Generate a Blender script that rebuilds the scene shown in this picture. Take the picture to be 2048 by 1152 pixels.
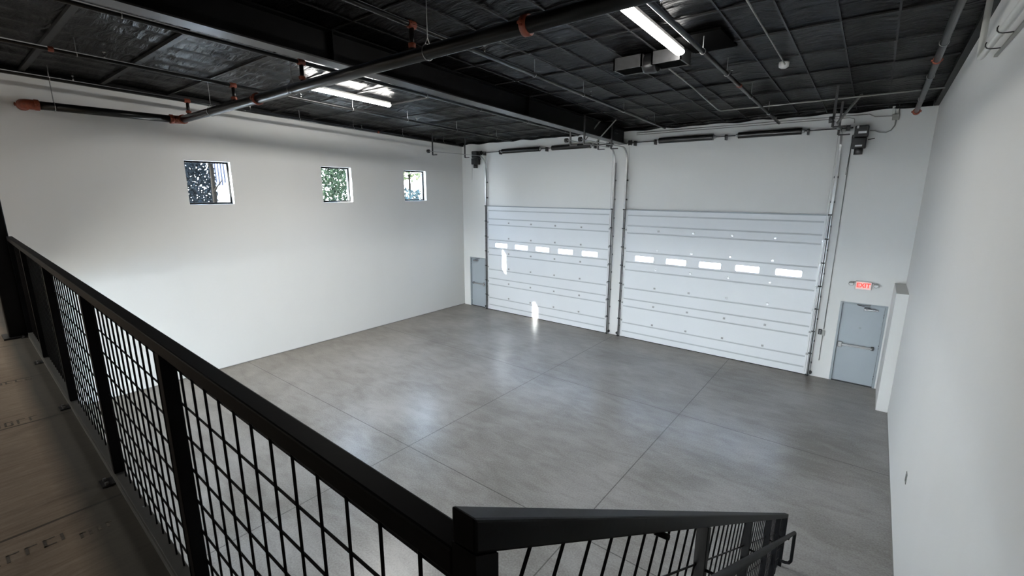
import bpy, math, random
from mathutils import Vector, Matrix
random.seed(7)
PI = math.pi

# ------------------------------------------------------------------ clearing
for o in list(bpy.data.objects):
    bpy.data.objects.remove(o, do_unlink=True)
S = bpy.context.scene
COL = S.collection

# ------------------------------------------------------------------ camera
H = 4.96
cam_d = bpy.data.cameras.new('camera')
cam = bpy.data.objects.new('camera', cam_d)
COL.objects.link(cam)
yaw, pitch, roll = -0.6675, -0.2084, 0.0017
fw = Vector((math.sin(yaw)*math.cos(pitch), math.cos(yaw)*math.cos(pitch), math.sin(pitch)))
rt = Vector((math.cos(yaw), -math.sin(yaw), 0)); up = rt.cross(fw)
r2 = rt*math.cos(roll) + up*math.sin(roll); u2 = -rt*math.sin(roll) + up*math.cos(roll)
cam.matrix_world = Matrix(((r2.x, u2.x, -fw.x, 0), (r2.y, u2.y, -fw.y, 0), (r2.z, u2.z, -fw.z, H), (0, 0, 0, 1)))
cam_d.sensor_width = 36.0
cam_d.lens = 910.1/2048*36
cam_d.clip_start = 0.03
cam_d.clip_end = 400
S.camera = cam

# ------------------------------------------------------------------ exposure, sky, sun
S.view_settings.view_transform = 'Standard'
S.view_settings.look = 'None'
S.view_settings.gamma = 1.0
S.view_settings.use_curve_mapping = False
S.view_settings.exposure = 0.0
LED = 320.0          # strip light radiance
SKY = 35.0
SUN = 170.0
w = bpy.data.worlds.new('sky'); S.world = w
w.use_nodes = True
nt = w.node_tree; nt.nodes.clear()
bg = nt.nodes.new('ShaderNodeBackground'); wo = nt.nodes.new('ShaderNodeOutputWorld')
tc = nt.nodes.new('ShaderNodeTexCoord'); sx = nt.nodes.new('ShaderNodeSeparateXYZ')
rp = nt.nodes.new('ShaderNodeValToRGB')
rp.color_ramp.elements[0].position = 0.0; rp.color_ramp.elements[0].color = (0.95, 0.975, 1.0, 1)
rp.color_ramp.elements[1].position = 0.6; rp.color_ramp.elements[1].color = (0.50, 0.70, 1.0, 1)
nt.links.new(tc.outputs['Generated'], sx.inputs[0]); nt.links.new(sx.outputs['Z'], rp.inputs[0])
nt.links.new(rp.outputs[0], bg.inputs[0]); nt.links.new(bg.outputs[0], wo.inputs[0])
bg.inputs[1].default_value = SKY
sun_d = bpy.data.lights.new('sun', 'SUN'); sun_d.energy = SUN; sun_d.angle = math.radians(0.8)
sun_d.color = (1.0, 0.96, 0.9)
sun = bpy.data.objects.new('sun', sun_d); COL.objects.link(sun)
sun.location = (-20, -15, 20)
sun.rotation_euler = Vector((0.350, 0.821, -0.430)).to_track_quat('-Z', 'Y').to_euler()

# ------------------------------------------------------------------ room numbers
YB, XL, XR, YF = 14.418, -14.07, 0.809, -7.0
def zc(y): return 6.92 + 0.035*(YB - y)

# ------------------------------------------------------------------ materials
def mat(name, col, rough=0.5, metal=0.0, spec=0.5, noise=None, bump=None, emit=None, colvar=0.0, stretch=(1, 1, 1)):
    m = bpy.data.materials.new(name); m.use_nodes = True
    n = m.node_tree; b = n.nodes['Principled BSDF']
    b.inputs['Base Color'].default_value = (*col, 1); b.inputs['Roughness'].default_value = rough
    b.inputs['Metallic'].default_value = metal
    b.inputs['Specular IOR Level'].default_value = spec
    t = n.nodes.new('ShaderNodeTexCoord'); mp = n.nodes.new('ShaderNodeMapping')
    mp.inputs['Scale'].default_value = stretch
    n.links.new(t.outputs['Object'], mp.inputs[0])
    if noise or colvar:
        nz = n.nodes.new('ShaderNodeTexNoise'); nz.inputs['Scale'].default_value = noise or 5
        nz.inputs['Detail'].default_value = 6
        n.links.new(mp.outputs[0], nz.inputs['Vector'])
        mx = n.nodes.new('ShaderNodeMix'); mx.data_type = 'RGBA'
        mx.inputs[6].default_value = (*[c*(1-colvar) for c in col], 1)
        mx.inputs[7].default_value = (*[min(1, c*(1+colvar)) for c in col], 1)
        n.links.new(nz.outputs['Fac'], mx.inputs[0]); n.links.new(mx.outputs[2], b.inputs['Base Color'])
    if bump:
        nb = n.nodes.new('ShaderNodeTexNoise'); nb.inputs['Scale'].default_value = bump[0]; nb.inputs['Detail'].default_value = 5
        n.links.new(mp.outputs[0], nb.inputs['Vector'])
        bp = n.nodes.new('ShaderNodeBump'); bp.inputs['Strength'].default_value = bump[1]; bp.inputs['Distance'].default_value = bump[2]
        n.links.new(nb.outputs['Fac'], bp.inputs['Height']); n.links.new(bp.outputs[0], b.inputs['Normal'])
    if emit:
        b.inputs['Emission Color'].default_value = (*emit[0], 1); b.inputs['Emission Strength'].default_value = emit[1]
    return m

M = {}
M['wall'] = mat('wall_paint', (0.80, 0.80, 0.785), 0.75, spec=0.25, noise=1.2, colvar=0.02, bump=(3.0, 0.12, 0.01), stretch=(1, 1, 0.25))
M['black'] = mat('black_paint', (0.012, 0.012, 0.013), 0.38, spec=0.5, noise=8, colvar=0.3, bump=(60, 0.1, 0.002))
M['rail'] = mat('rail_paint', (0.005, 0.005, 0.0055), 0.5, spec=0.06, noise=6, colvar=0.25, bump=(40, 0.12, 0.002))
M['beam'] = mat('beam_paint', (0.002, 0.002, 0.0022), 0.5, spec=0.2, noise=4, colvar=0.2)
M['pipe'] = mat('pipe_paint', (0.007, 0.007, 0.007), 0.28, spec=0.3, noise=5, colvar=0.2)
M['strap'] = mat('strap_metal', (0.022, 0.022, 0.023), 0.45, spec=0.12, noise=9, colvar=0.3)
M['orange'] = mat('coupling_primer', (0.22, 0.045, 0.018), 0.5, noise=20, colvar=0.5)
M['grey_metal'] = mat('galvanised', (0.42, 0.42, 0.42), 0.35, metal=0.8, noise=15, colvar=0.15)
M['dark_metal'] = mat('dark_steel', (0.05, 0.05, 0.052), 0.4, metal=0.5, noise=15, colvar=0.3)
M['spring'] = mat('oiled_spring', (0.012, 0.012, 0.012), 0.4, metal=0.2)
M['white_metal'] = mat('white_metal', (0.75, 0.75, 0.74), 0.4, noise=10, colvar=0.03)
M['white_pipe'] = mat('white_pipe', (0.68, 0.68, 0.65), 0.45, noise=10, colvar=0.05)
M['door_grey'] = mat('door_enamel', (0.40, 0.445, 0.48), 0.42, noise=1.5, colvar=0.06)
M['frame_grey'] = mat('frame_enamel', (0.33, 0.365, 0.39), 0.45, noise=2, colvar=0.05)
M['plastic'] = mat('black_plastic', (0.015, 0.015, 0.016), 0.35, noise=8, colvar=0.2)
M['rubber'] = mat('black_rubber', (0.02, 0.02, 0.02), 0.7, noise=30, colvar=0.2)
M['curb'] = mat('curb_steel', (0.10, 0.10, 0.092), 0.5, metal=0.2, noise=6, colvar=0.15)
M['void'] = mat('flat_black', (0.002, 0.002, 0.002), 0.9, spec=0.02)
M['duct'] = mat('duct_sheet', (0.07, 0.07, 0.072), 0.45, spec=0.3, noise=14, colvar=0.3)
M['label'] = mat('white_label', (0.85, 0.85, 0.85), 0.5)
M['conduit'] = mat('painted_conduit', (0.30, 0.30, 0.28), 0.4, metal=0.4, noise=10, colvar=0.1)
M['chrome'] = mat('satin_chrome', (0.6, 0.6, 0.6), 0.25, metal=0.95, noise=10, colvar=0.05)
M['sign_face'] = mat('sign_face', (0.85, 0.75, 0.72), 0.5, emit=((1.0, 0.35, 0.28), 0.35))
M['sign_red'] = mat('sign_letters', (0.8, 0.05, 0.04), 0.5, emit=((1.0, 0.07, 0.05), 0.9))
M['bark'] = mat('bark', (0.003, 0.0025, 0.002), 0.9, spec=0.02, noise=12, colvar=0.4, bump=(20, 0.5, 0.02))
M['asphalt'] = mat('asphalt', (0.28, 0.28, 0.27), 0.85, noise=30, colvar=0.2)
M['slat'] = mat('building_siding', (0.80, 0.80, 0.82), 0.6, noise=2, colvar=0.05)
M['slat_dark'] = mat('building_slats', (0.025, 0.025, 0.033), 0.9, spec=0.05, noise=2, colvar=0.05)
M['ink'] = mat('stamp_ink', (0.15, 0.125, 0.098), 0.8, noise=60, colvar=0.6)
def leafmat(name, c):
    m = mat(name, c, 0.9, spec=0.02, noise=4, colvar=0.5)
    return m
M['leaf_dark'] = leafmat('leaf_dark', (0.0045, 0.006, 0.0075))
M['leaf_green'] = leafmat('leaf_green', (0.011, 0.017, 0.010))
M['leaf_light'] = leafmat('leaf_light', (0.05, 0.06, 0.03))
M['leaf_teal'] = leafmat('leaf_teal', (0.024, 0.034, 0.034))

# LED lens; prismatic, sends more light straight down than sideways
def led_mat(name, power):
    m = bpy.data.materials.new(name); m.use_nodes = True; n = m.node_tree; n.nodes.clear()
    e = n.nodes.new('ShaderNodeEmission'); e.inputs[0].default_value = (1.0, 0.975, 0.93, 1)
    ge = n.nodes.new('ShaderNodeNewGeometry'); dt = n.nodes.new('ShaderNodeVectorMath'); dt.operation = 'DOT_PRODUCT'
    n.links.new(ge.outputs['Incoming'], dt.inputs[0]); dt.inputs[1].default_value = (0, 0, -1)
    cl_ = n.nodes.new('ShaderNodeMath'); cl_.operation = 'MAXIMUM'; cl_.inputs[1].default_value = 0.40; n.links.new(dt.outputs['Value'], cl_.inputs[0])
    ml = n.nodes.new('ShaderNodeMath'); ml.operation = 'MULTIPLY'; ml.inputs[1].default_value = power; n.links.new(cl_.outputs[0], ml.inputs[0]); n.links.new(ml.outputs[0], e.inputs[1])
    oo = n.nodes.new('ShaderNodeOutputMaterial'); n.links.new(e.outputs[0], oo.inputs[0]); return m
M['led'] = led_mat('led_lens', LED); M['led_low'] = led_mat('led_lens_dimmed', LED*0.30)

# window glass: thin pane, lets the daylight through
def glass(name, tint, fac, gl_rough=0.02, diffuse=None):
    m = bpy.data.materials.new(name); m.use_nodes = True; n = m.node_tree; n.nodes.clear()
    tr = n.nodes.new('ShaderNodeBsdfTransparent'); tr.inputs[0].default_value = (*tint, 1)
    gl = n.nodes.new('ShaderNodeBsdfGlossy'); gl.inputs['Roughness'].default_value = gl_rough
    mx = n.nodes.new('ShaderNodeMixShader'); mx.inputs[0].default_value = fac
    o = n.nodes.new('ShaderNodeOutputMaterial')
    if diffuse:
        tl = n.nodes.new('ShaderNodeBsdfTranslucent'); tl.inputs[0].default_value = (0.9, 0.93, 0.95, 1)
        m2 = n.nodes.new('ShaderNodeMixShader'); m2.inputs[0].default_value = diffuse
        n.links.new(tr.outputs[0], m2.inputs[1]); n.links.new(tl.outputs[0], m2.inputs[2])
        n.links.new(m2.outputs[0], mx.inputs[1])
    else:
        n.links.new(tr.outputs[0], mx.inputs[1])
    n.links.new(gl.outputs[0], mx.inputs[2]); n.links.new(mx.outputs[0], o.inputs[0])
    return m
M['glass'] = glass('window_glass', (0.93, 0.96, 0.97), 0.05)
M['acrylic'] = glass('door_lite_acrylic', (0.95, 0.97, 1.0), 0.04, 0.1, diffuse=0.25)

# garage door skin: white with fine horizontal pinstripes
m = mat('door_skin', (0.82, 0.84, 0.86), 0.45, noise=1.5, colvar=0.02); n = m.node_tree
b = n.nodes['Principled BSDF']; wv = n.nodes.new('ShaderNodeTexWave'); wv.wave_type = 'BANDS'; wv.bands_direction = 'Z'
wv.inputs['Scale'].default_value = 9.0
t = n.nodes.new('ShaderNodeTexCoord'); bp = n.nodes.new('ShaderNodeBump'); bp.inputs['Strength'].default_value = 0.18; bp.inputs['Distance'].default_value = 0.004
n.links.new(t.outputs['Object'], wv.inputs['Vector']); n.links.new(wv.outputs['Fac'], bp.inputs['Height']); n.links.new(bp.outputs[0], b.inputs['Normal'])
M['door_skin'] = m
M['door_groove'] = mat('door_groove', (0.56, 0.58, 0.60), 0.5, noise=3, colvar=0.05)
M['stile'] = mat('door_stile', (0.82, 0.83, 0.84), 0.35, noise=3, colvar=0.03)

# ceiling insulation facing
m = mat('insulation_facing', (0.0028, 0.0028, 0.003), 0.30, spec=0.055, noise=3, colvar=0.25); n = m.node_tree
b = n.nodes['Principled BSDF']; t = n.nodes.new('ShaderNodeTexCoord')
def noise_node(n, t, scale, st, det=5, out='Object', dist=0.0):
    mp = n.nodes.new('ShaderNodeMapping'); mp.inputs['Scale'].default_value = st
    nz = n.nodes.new('ShaderNodeTexNoise'); nz.inputs['Scale'].default_value = scale; nz.inputs['Detail'].default_value = det
    nz.inputs['Distortion'].default_value = dist
    n.links.new(t.outputs[out], mp.inputs[0]); n.links.new(mp.outputs[0], nz.inputs['Vector']); return nz
a = noise_node(n, t, 2.6, (0.55, 3.0, 1), 5, dist=0.6); c = noise_node(n, t, 24, (1, 1, 1), 4)
ad = n.nodes.new('ShaderNodeMath'); ad.operation = 'MULTIPLY_ADD'; ad.inputs[1].default_value = 0.10
n.links.new(c.outputs['Fac'], ad.inputs[0]); n.links.new(a.outputs['Fac'], ad.inputs[2])
bp = n.nodes.new('ShaderNodeBump'); bp.inputs['Strength'].default_value = 0.75; bp.inputs['Distance'].default_value = 0.07
n.links.new(ad.outputs[0], bp.inputs['Height']); n.links.new(bp.outputs[0], b.inputs['Normal'])
M['insul'] = m

# polished concrete floor with saw-cut joints
m = bpy.data.materials.new('concrete_floor'); m.use_nodes = True; n = m.node_tree; b = n.nodes['Principled BSDF']
t = n.nodes.new('ShaderNodeTexCoord')
big = noise_node(n, t, 0.55, (1, 1, 1), 6, dist=0.4); mid = noise_node(n, t, 3.0, (0.6, 1.6, 1), 8, dist=0.8); fine = noise_node(n, t, 38, (1, 1, 1), 5)
def math_n(n, op, a, b_=None, c_=None):
    x = n.nodes.new('ShaderNodeMath'); x.operation = op
    for i, v in enumerate((a, b_, c_)):
        if v is None: continue
        if isinstance(v, (int, float)): x.inputs[i].default_value = v
        else: n.links.new(v, x.inputs[i])
    return x.outputs[0]
f1 = math_n(n, 'MULTIPLY', big.outputs['Fac'], 0.45); f2 = math_n(n, 'MULTIPLY_ADD', mid.outputs['Fac'], 0.25, f1); f3 = math_n(n, 'MULTIPLY_ADD', fine.outputs['Fac'], 0.32, f2)
rp = n.nodes.new('ShaderNodeValToRGB'); rp.color_ramp.elements[0].position = 0.40; rp.color_ramp.elements[1].position = 0.62
rp.color_ramp.elements[0].color = (0.208, 0.198, 0.184, 1); rp.color_ramp.elements[1].color = (0.40, 0.395, 0.385, 1)
n.links.new(f3, rp.inputs[0])
sx = n.nodes.new('ShaderNodeSeparateXYZ'); n.links.new(t.outputs['Object'], sx.inputs[0])
def line(axis, pos, hw):
    d = math_n(n, 'ABSOLUTE', math_n(n, 'SUBTRACT', sx.outputs[axis], pos)); return math_n(n, 'LESS_THAN', d, hw)
acc = None
for axis, pos in (('X', -10.48), ('X', -6.70), ('X', -2.92), ('Y', 9.88), ('Y', 5.18), ('Y', 0.5)):
    l = line(axis, pos, 0.009 if (axis, pos) != ('X', -10.48) else 0.0); acc = l if acc is None else math_n(n, 'MAXIMUM', acc, l)
acc = math_n(n, 'MULTIPLY', acc, 0.72)
mx = n.nodes.new('ShaderNodeMix'); mx.data_type = 'RGBA'; n.links.new(acc, mx.inputs[0]); n.links.new(rp.outputs[0], mx.inputs[6]); mx.inputs[7].default_value = (0.05, 0.048, 0.045, 1)
# brown dust trodden in along the left and back walls
def ramp(out, a, b_, hi):
    r_ = n.nodes.new('ShaderNodeMapRange'); r_.inputs[1].default_value = a; r_.inputs[2].default_value = b_; r_.inputs[3].default_value = 0; r_.inputs[4].default_value = hi
    n.links.new(out, r_.inputs[0]); return r_.outputs[0]
xs_ = math_n(n, 'MULTIPLY_ADD', big.outputs['Fac'], 2.4, sx.outputs['X']); ys_ = math_n(n, 'MULTIPLY_ADD', big.outputs['Fac'], 1.6, sx.outputs['Y'])
dust = math_n(n, 'MAXIMUM', ramp(xs_, -8.2, -12.6, 0.75), ramp(ys_, 13.6, 15.2, 0.7))
md = n.nodes.new('ShaderNodeMix'); md.data_type = 'RGBA'; md.blend_type = 'MULTIPLY'; n.links.new(dust, md.inputs[0]); n.links.new(mx.outputs[2], md.inputs[6]); md.inputs[7].default_value = (0.93, 0.84, 0.72, 1)
mx = md
# scattered dark specks and scuffs
vn = noise_node(n, t, 9, (1, 1, 1), 2); v2 = noise_node(n, t, 0.9, (1, 1, 1), 3)
sp = math_n(n, 'GREATER_THAN', math_n(n, 'MULTIPLY_ADD', v2.outputs['Fac'], 0.45, vn.outputs['Fac']), 1.01)
sp = math_n(n, 'MULTIPLY', sp, 0.15)
m3 = n.nodes.new('ShaderNodeMix'); m3.data_type = 'RGBA'; n.links.new(sp, m3.inputs[0]); n.links.new(mx.outputs[2], m3.inputs[6]); m3.inputs[7].default_value = (0.09, 0.085, 0.078, 1)
n.links.new(m3.outputs[2], b.inputs['Base Color'])
n.links.new(math_n(n, 'MULTIPLY_ADD', mid.outputs['Fac'], 0.05, 0.27), b.inputs['Roughness'])
bp = n.nodes.new('ShaderNodeBump'); bp.inputs['Strength'].default_value = 0.15; bp.inputs['Distance'].default_value = 0.01
n.links.new(f3, bp.inputs['Height']); n.links.new(bp.outputs[0], b.inputs['Normal'])
b.inputs['Specular IOR Level'].default_value = 0.5
M['floor'] = m

# plywood deck
m = bpy.data.materials.new('plywood_deck'); m.use_nodes = True; n = m.node_tree; b = n.nodes['Principled BSDF']
t = n.nodes.new('ShaderNodeTexCoord')
g = noise_node(n, t, 6, (5.0, 0.8, 1), 8, dist=1.2); g2 = noise_node(n, t, 1.1, (1, 1, 1), 4); g3 = noise_node(n, t, 90, (1, 1, 1), 2)
f = math_n(n, 'MULTIPLY_ADD', g2.outputs['Fac'], 0.5, math_n(n, 'MULTIPLY', g.outputs['Fac'], 0.45)); f = math_n(n, 'MULTIPLY_ADD', g3.outputs['Fac'], 0.12, f)
rp = n.nodes.new('ShaderNodeValToRGB'); rp.color_ramp.elements[0].position = 0.38; rp.color_ramp.elements[1].position = 0.68
rp.color_ramp.elements[0].color = (0.25, 0.18, 0.125, 1); rp.color_ramp.elements[1].color = (0.44, 0.345, 0.25, 1); n.links.new(f, rp.inputs[0])
sx = n.nodes.new('ShaderNodeSeparateXYZ'); n.links.new(t.outputs['Object'], sx.inputs[0])
acc = None
for pos in (-1.72, -3.30, -4.95, -6.22, -7.70, -9.2, -10.7, -12.2):
    d = math_n(n, 'ABSOLUTE', math_n(n, 'SUBTRACT', math_n(n, 'MULTIPLY_ADD', g2.outputs['Fac'], 0.02, sx.outputs['X']), pos + 0.01))
    l = math_n(n, 'LESS_THAN', d, 0.010); acc = l if acc is None else math_n(n, 'MAXIMUM', acc, l)
acc = math_n(n, 'MULTIPLY', acc, 0.75)
mx = n.nodes.new('ShaderNodeMix'); mx.data_type = 'RGBA'; n.links.new(acc, mx.inputs[0]); n.links.new(rp.outputs[0], mx.inputs[6]); mx.inputs[7].default_value = (0.03, 0.022, 0.015, 1)
# deck colour blends to a dark grey-green band towards the curb
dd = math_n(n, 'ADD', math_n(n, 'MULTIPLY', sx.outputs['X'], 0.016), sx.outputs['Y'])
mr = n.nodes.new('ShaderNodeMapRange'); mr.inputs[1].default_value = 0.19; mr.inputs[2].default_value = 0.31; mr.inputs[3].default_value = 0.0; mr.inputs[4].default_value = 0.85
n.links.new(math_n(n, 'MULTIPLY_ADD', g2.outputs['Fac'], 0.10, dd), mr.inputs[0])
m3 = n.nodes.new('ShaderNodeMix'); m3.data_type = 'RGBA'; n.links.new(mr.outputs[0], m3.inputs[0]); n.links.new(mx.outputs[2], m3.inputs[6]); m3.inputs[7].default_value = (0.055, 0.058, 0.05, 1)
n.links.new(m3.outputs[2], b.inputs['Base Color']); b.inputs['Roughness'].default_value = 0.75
M['ply'] = m

# ------------------------------------------------------------------ mesh helpers
class MB:
    def __init__(s): s.v = []; s.f = []; s.sm = []
    def face(s, idx, smooth=False): s.f.append(idx); s.sm.append(smooth)
    def box(s, a, b_):
        x0, y0, z0 = [min(p, q) for p, q in zip(a, b_)]; x1, y1, z1 = [max(p, q) for p, q in zip(a, b_)]
        return s.hexa([(x0, y0, z0), (x1, y0, z0), (x1, y1, z0), (x0, y1, z0), (x0, y0, z1), (x1, y0, z1), (x1, y1, z1), (x0, y1, z1)])
    def hexa(s, p):
        k = len(s.v); s.v += [tuple(q) for q in p]
        for q in ((3, 2, 1, 0), (4, 5, 6, 7), (0, 1, 5, 4), (1, 2, 6, 5), (2, 3, 7, 6), (3, 0, 4, 7)):
            s.face([k+i for i in q])
        return s
    def bar(s, p, q, wx, wy, upv=(0, 0, 1)):
        """rectangular bar from p to q; wx across, wy along the up vector"""
        p = Vector(p); q = Vector(q); d = (q-p).normalized(); u = Vector(upv)
        if abs(d.dot(u)) > 0.99: u = Vector((0, 1, 0))
        a = d.cross(u).normalized()*wx/2; c = a.cross(d).normalized()*wy/2
        return s.hexa([p-a-c, q-a-c, q+a-c, p+a-c, p-a+c, q-a+c, q+a+c, p+a+c])
    def tube(s, pts, r, n_=10, cap=True):
        pts = [Vector(p) for p in pts]; rings = []
        prev = None
        for i, p in enumerate(pts):
            if i == 0: d = pts[1]-p
            elif i == len(pts)-1: d = p-pts[i-1]
            else: d = (pts[i+1]-p).normalized() + (p-pts[i-1]).normalized()
            d.normalize()
            if prev is None:
                u = Vector((0, 0, 1)) if abs(d.z) < 0.9 else Vector((1, 0, 0))
                a = d.cross(u).normalized()
            else:
                a = (prev - d*prev.dot(d)).normalized()
            prev = a; c = d.cross(a)
            rr = r[i] if isinstance(r, (list, tuple)) else r
            k = len(s.v)
            for j in range(n_):
                t_ = 2*PI*j/n_; s.v.append(tuple(p + a*math.cos(t_)*rr + c*math.sin(t_)*rr))
            rings.append(k)
        for a0, b0 in zip(rings, rings[1:]):
            for j in range(n_):
                s.face([a0+j, a0+(j+1) % n_, b0+(j+1) % n_, b0+j], n_ > 6)
        if cap:
            s.face([rings[0]+j for j in range(n_)][::-1]); s.face([rings[-1]+j for j in range(n_)])
        return s
    def ring(s, c, axis, R, r, n_=20, m_=6):
        c = Vector(c); ax = Vector(axis).normalized(); u = ax.orthogonal().normalized(); v_ = ax.cross(u)
        k = len(s.v)
        for i in range(n_):
            t_ = 2*PI*i/n_; d = u*math.cos(t_)+v_*math.sin(t_)
            for j in range(m_):
                q = 2*PI*j/m_; s.v.append(tuple(c + d*(R+r*math.cos(q)) + ax*r*math.sin(q)))
        for i in range(n_):
            for j in range(m_):
                s.face([k+i*m_+j, k+((i+1) % n_)*m_+j, k+((i+1) % n_)*m_+(j+1) % m_, k+i*m_+(j+1) % m_], True)
        return s
    def build(s, name, m_, parent=None, bevel=0.0):
        me = bpy.data.meshes.new(name); me.from_pydata(s.v, [], s.f)
        me.polygons.foreach_set('use_smooth', s.sm); me.materials.append(m_); me.update()
        o = bpy.data.objects.new(name, me); COL.objects.link(o)
        if parent is not None:
            o.parent = parent
            o.location = tuple(-c for c in parent.matrix_basis.translation) if parent.get('_w') else (0, 0, 0)
        if bevel:
            bv = o.modifiers.new('bevel', 'BEVEL'); bv.width = bevel; bv.segments = 2; bv.limit_method = 'ANGLE'
        return o
def tag(o, label=None, cat=None, group=None, kind=None):
    if label: o['label'] = label
    if cat: o['category'] = cat
    if group: o['group'] = group
    if kind: o['kind'] = kind
    return o
def thing(name, loc, label, cat, group=None, kind=None):
    """Empty at the thing's base; its parts are built in world coordinates and shifted back by loc"""
    o = bpy.data.objects.new(name, None); COL.objects.link(o); o.location = loc
    o.empty_display_size = 0.1
    o['_w'] = 1
    return tag(o, label, cat, group, kind)
def copy_tree(o, loc):
    c = o.copy(); COL.objects.link(c); c.location = loc
    for ch in list(o.children):
        d = ch.copy(); COL.objects.link(d); d.parent = c
        for g_ in list(ch.children):
            e_ = g_.copy(); COL.objects.link(e_); e_.parent = d
    return c
def struct(o): o['kind'] = 'structure'; return o

def wall_boxes(axis, pos, thick, a0, a1, z0, z1, holes):
    """wall as one mesh with rectangular openings. axis 'x': plane x=pos running along y"""
    mb = MB()
    us = sorted(set([a0, a1] + [h[0] for h in holes] + [h[1] for h in holes]))
    zs = sorted(set([z0, z1] + [h[2] for h in holes] + [h[3] for h in holes]))
    idx = {}
    def solid(i, j):
        if i < 0 or j < 0 or i >= len(us)-1 or j >= len(zs)-1: return False
        cu, cz = (us[i]+us[i+1])/2, (zs[j]+zs[j+1])/2
        return not any(h[0] < cu < h[1] and h[2] < cz < h[3] for h in holes)
    def P(u, z, d):
        k = (u, z, d)
        if k not in idx:
            idx[k] = len(mb.v); q = pos + thick*d
            mb.v.append((q, u, z) if axis == 'x' else (u, q, z))
        return idx[k]
    for i in range(len(us)-1):
        for j in range(len(zs)-1):
            if not solid(i, j): continue
            u0, u1, w0, w1 = us[i], us[i+1], zs[j], zs[j+1]
            mb.face([P(u0, w0, 0), P(u1, w0, 0), P(u1, w1, 0), P(u0, w1, 0)])
            mb.face([P(u0, w0, 1), P(u0, w1, 1), P(u1, w1, 1), P(u1, w0, 1)])
            if not solid(i-1, j): mb.face([P(u0, w0, 0), P(u0, w1, 0), P(u0, w1, 1), P(u0, w0, 1)])
            if not solid(i+1, j): mb.face([P(u1, w0, 0), P(u1, w0, 1), P(u1, w1, 1), P(u1, w1, 0)])
            if not solid(i, j-1): mb.face([P(u0, w0, 0), P(u0, w0, 1), P(u1, w0, 1), P(u1, w0, 0)])
            if not solid(i, j+1): mb.face([P(u0, w1, 0), P(u1, w1, 0), P(u1, w1, 1), P(u0, w1, 1)])
    return mb

# ------------------------------------------------------------------ room shell
WIN = [(y-0.537, y+0.537, 4.615, 5.74) for y in (4.81, 8.53, 11.82)]
struct(MB().box((XL-0.3, YF-0.2, -0.2), (XR+0.2, YB+0.3, 0)).build('floor', M['floor']))
struct(wall_boxes('x', XL, -0.30, YF, YB, -0.0, 7.9, WIN).build('wall_left', M['wall']))
struct(wall_boxes('x', XR, 0.20, YF, YB, 0, 7.9, []).build('wall_right', M['wall']))
D1 = (-12.644, -7.02); D2 = (-6.512, -0.932); DT = 4.365
MD1 = (-13.71, -12.80, 2.18); MD2 = (-0.412, 0.558, 2.18)
struct(wall_boxes('y', YB, 0.25, XL-0.3, XR+0.2, 0, 7.9,
    [(D1[0]+0.04, D1[1]-0.04, 0, DT-0.04), (D2[0]+0.04, D2[1]-0.04, 0, DT-0.04), (MD1[0], MD1[1], 0, MD1[2]), (MD2[0], MD2[1], 0, MD2[2])]).build('wall_back', M['wall']))
SHOP = (-12.8, -1.2, 0.1, 2.75)      # glazed shopfront under the balcony
struct(wall_boxes('y', YF, -0.2, XL-0.3, XR+0.2, 0, 8.0, [SHOP]).build('wall_front', M['wall']))
# boxed-in corner ledge beside the right-hand exit door
struct(MB().box((XR-0.217, YB-1.495, 0), (XR+0.01, YB+0.01, 2.784)).build('trim_1', M['wall'], bevel=0.006))

# ceiling: quilted black insulation facing
PUR = [0.40 + 1.235*k for k in range(-6, 12)]
STR = [-0.08 - 0.598*k for k in range(0, 24)]
mb = MB()
nx, ny = 150, 216
x0, x1, y0, y1 = XL-0.05, XR+0.05, YF-0.05, YB+0.05
def ceil_z(x, y):
    px = ((x+0.08) / 0.598) % 1.0; py = ((y-0.40) / 1.235) % 1.0
    s_ = (math.sin(PI*px)**0.7) * (math.sin(PI*py)**0.6)
    return zc(y) + 0.012 + 0.055*s_*(0.75+0.25*math.sin(3.1*x+1.7*y))
for j in range(ny+1):
    for i in range(nx+1):
        x = x0+(x1-x0)*i/nx; y = y0+(y1-y0)*j/ny
        mb.v.append((x, y, ceil_z(x, y)))
for j in range(ny):
    for i in range(nx):
        k = j*(nx+1)+i; mb.face([k, k+nx+1, k+nx+2, k+1], True)
ceiling = struct(mb.build('ceiling', M['insul']))
MB().hexa([(x0, y0, zc(y0)+0.25), (x1, y0, zc(y0)+0.25), (x1, y1, zc(y1)+0.25), (x0, y1, zc(y1)+0.25),
           (x0, y0, zc(y0)+0.45), (x1, y0, zc(y0)+0.45), (x1, y1, zc(y1)+0.45), (x0, y1, zc(y1)+0.45)]).build('roof_deck', M['black'], ceiling)
for y in PUR:
    if y > YB: continue
    lw, lh = (0.085, 0.055) if y < 3.5 else (0.03, 0.03)
    MB().bar((XL, y, zc(y)-0.012), (-6.88, y, zc(y)-0.012), lw, lh).build('purlin', M['strap'], ceiling)
    MB().bar((-6.62, y, zc(y)+0.002), (XR, y, zc(y)+0.002), 0.026, 0.02).build('purlin', M['strap'], ceiling)
for x in STR:
    if x > XR-0.1 or x < XL+0.1 or -6.95 < x < -6.55: continue
    if x < -6.6: continue
    th = 0.024
    MB().bar((x, YF, zc(YF)), (x, YB, zc(YB)), th, 0.012).build('strap', M['strap'], ceiling)
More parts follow.
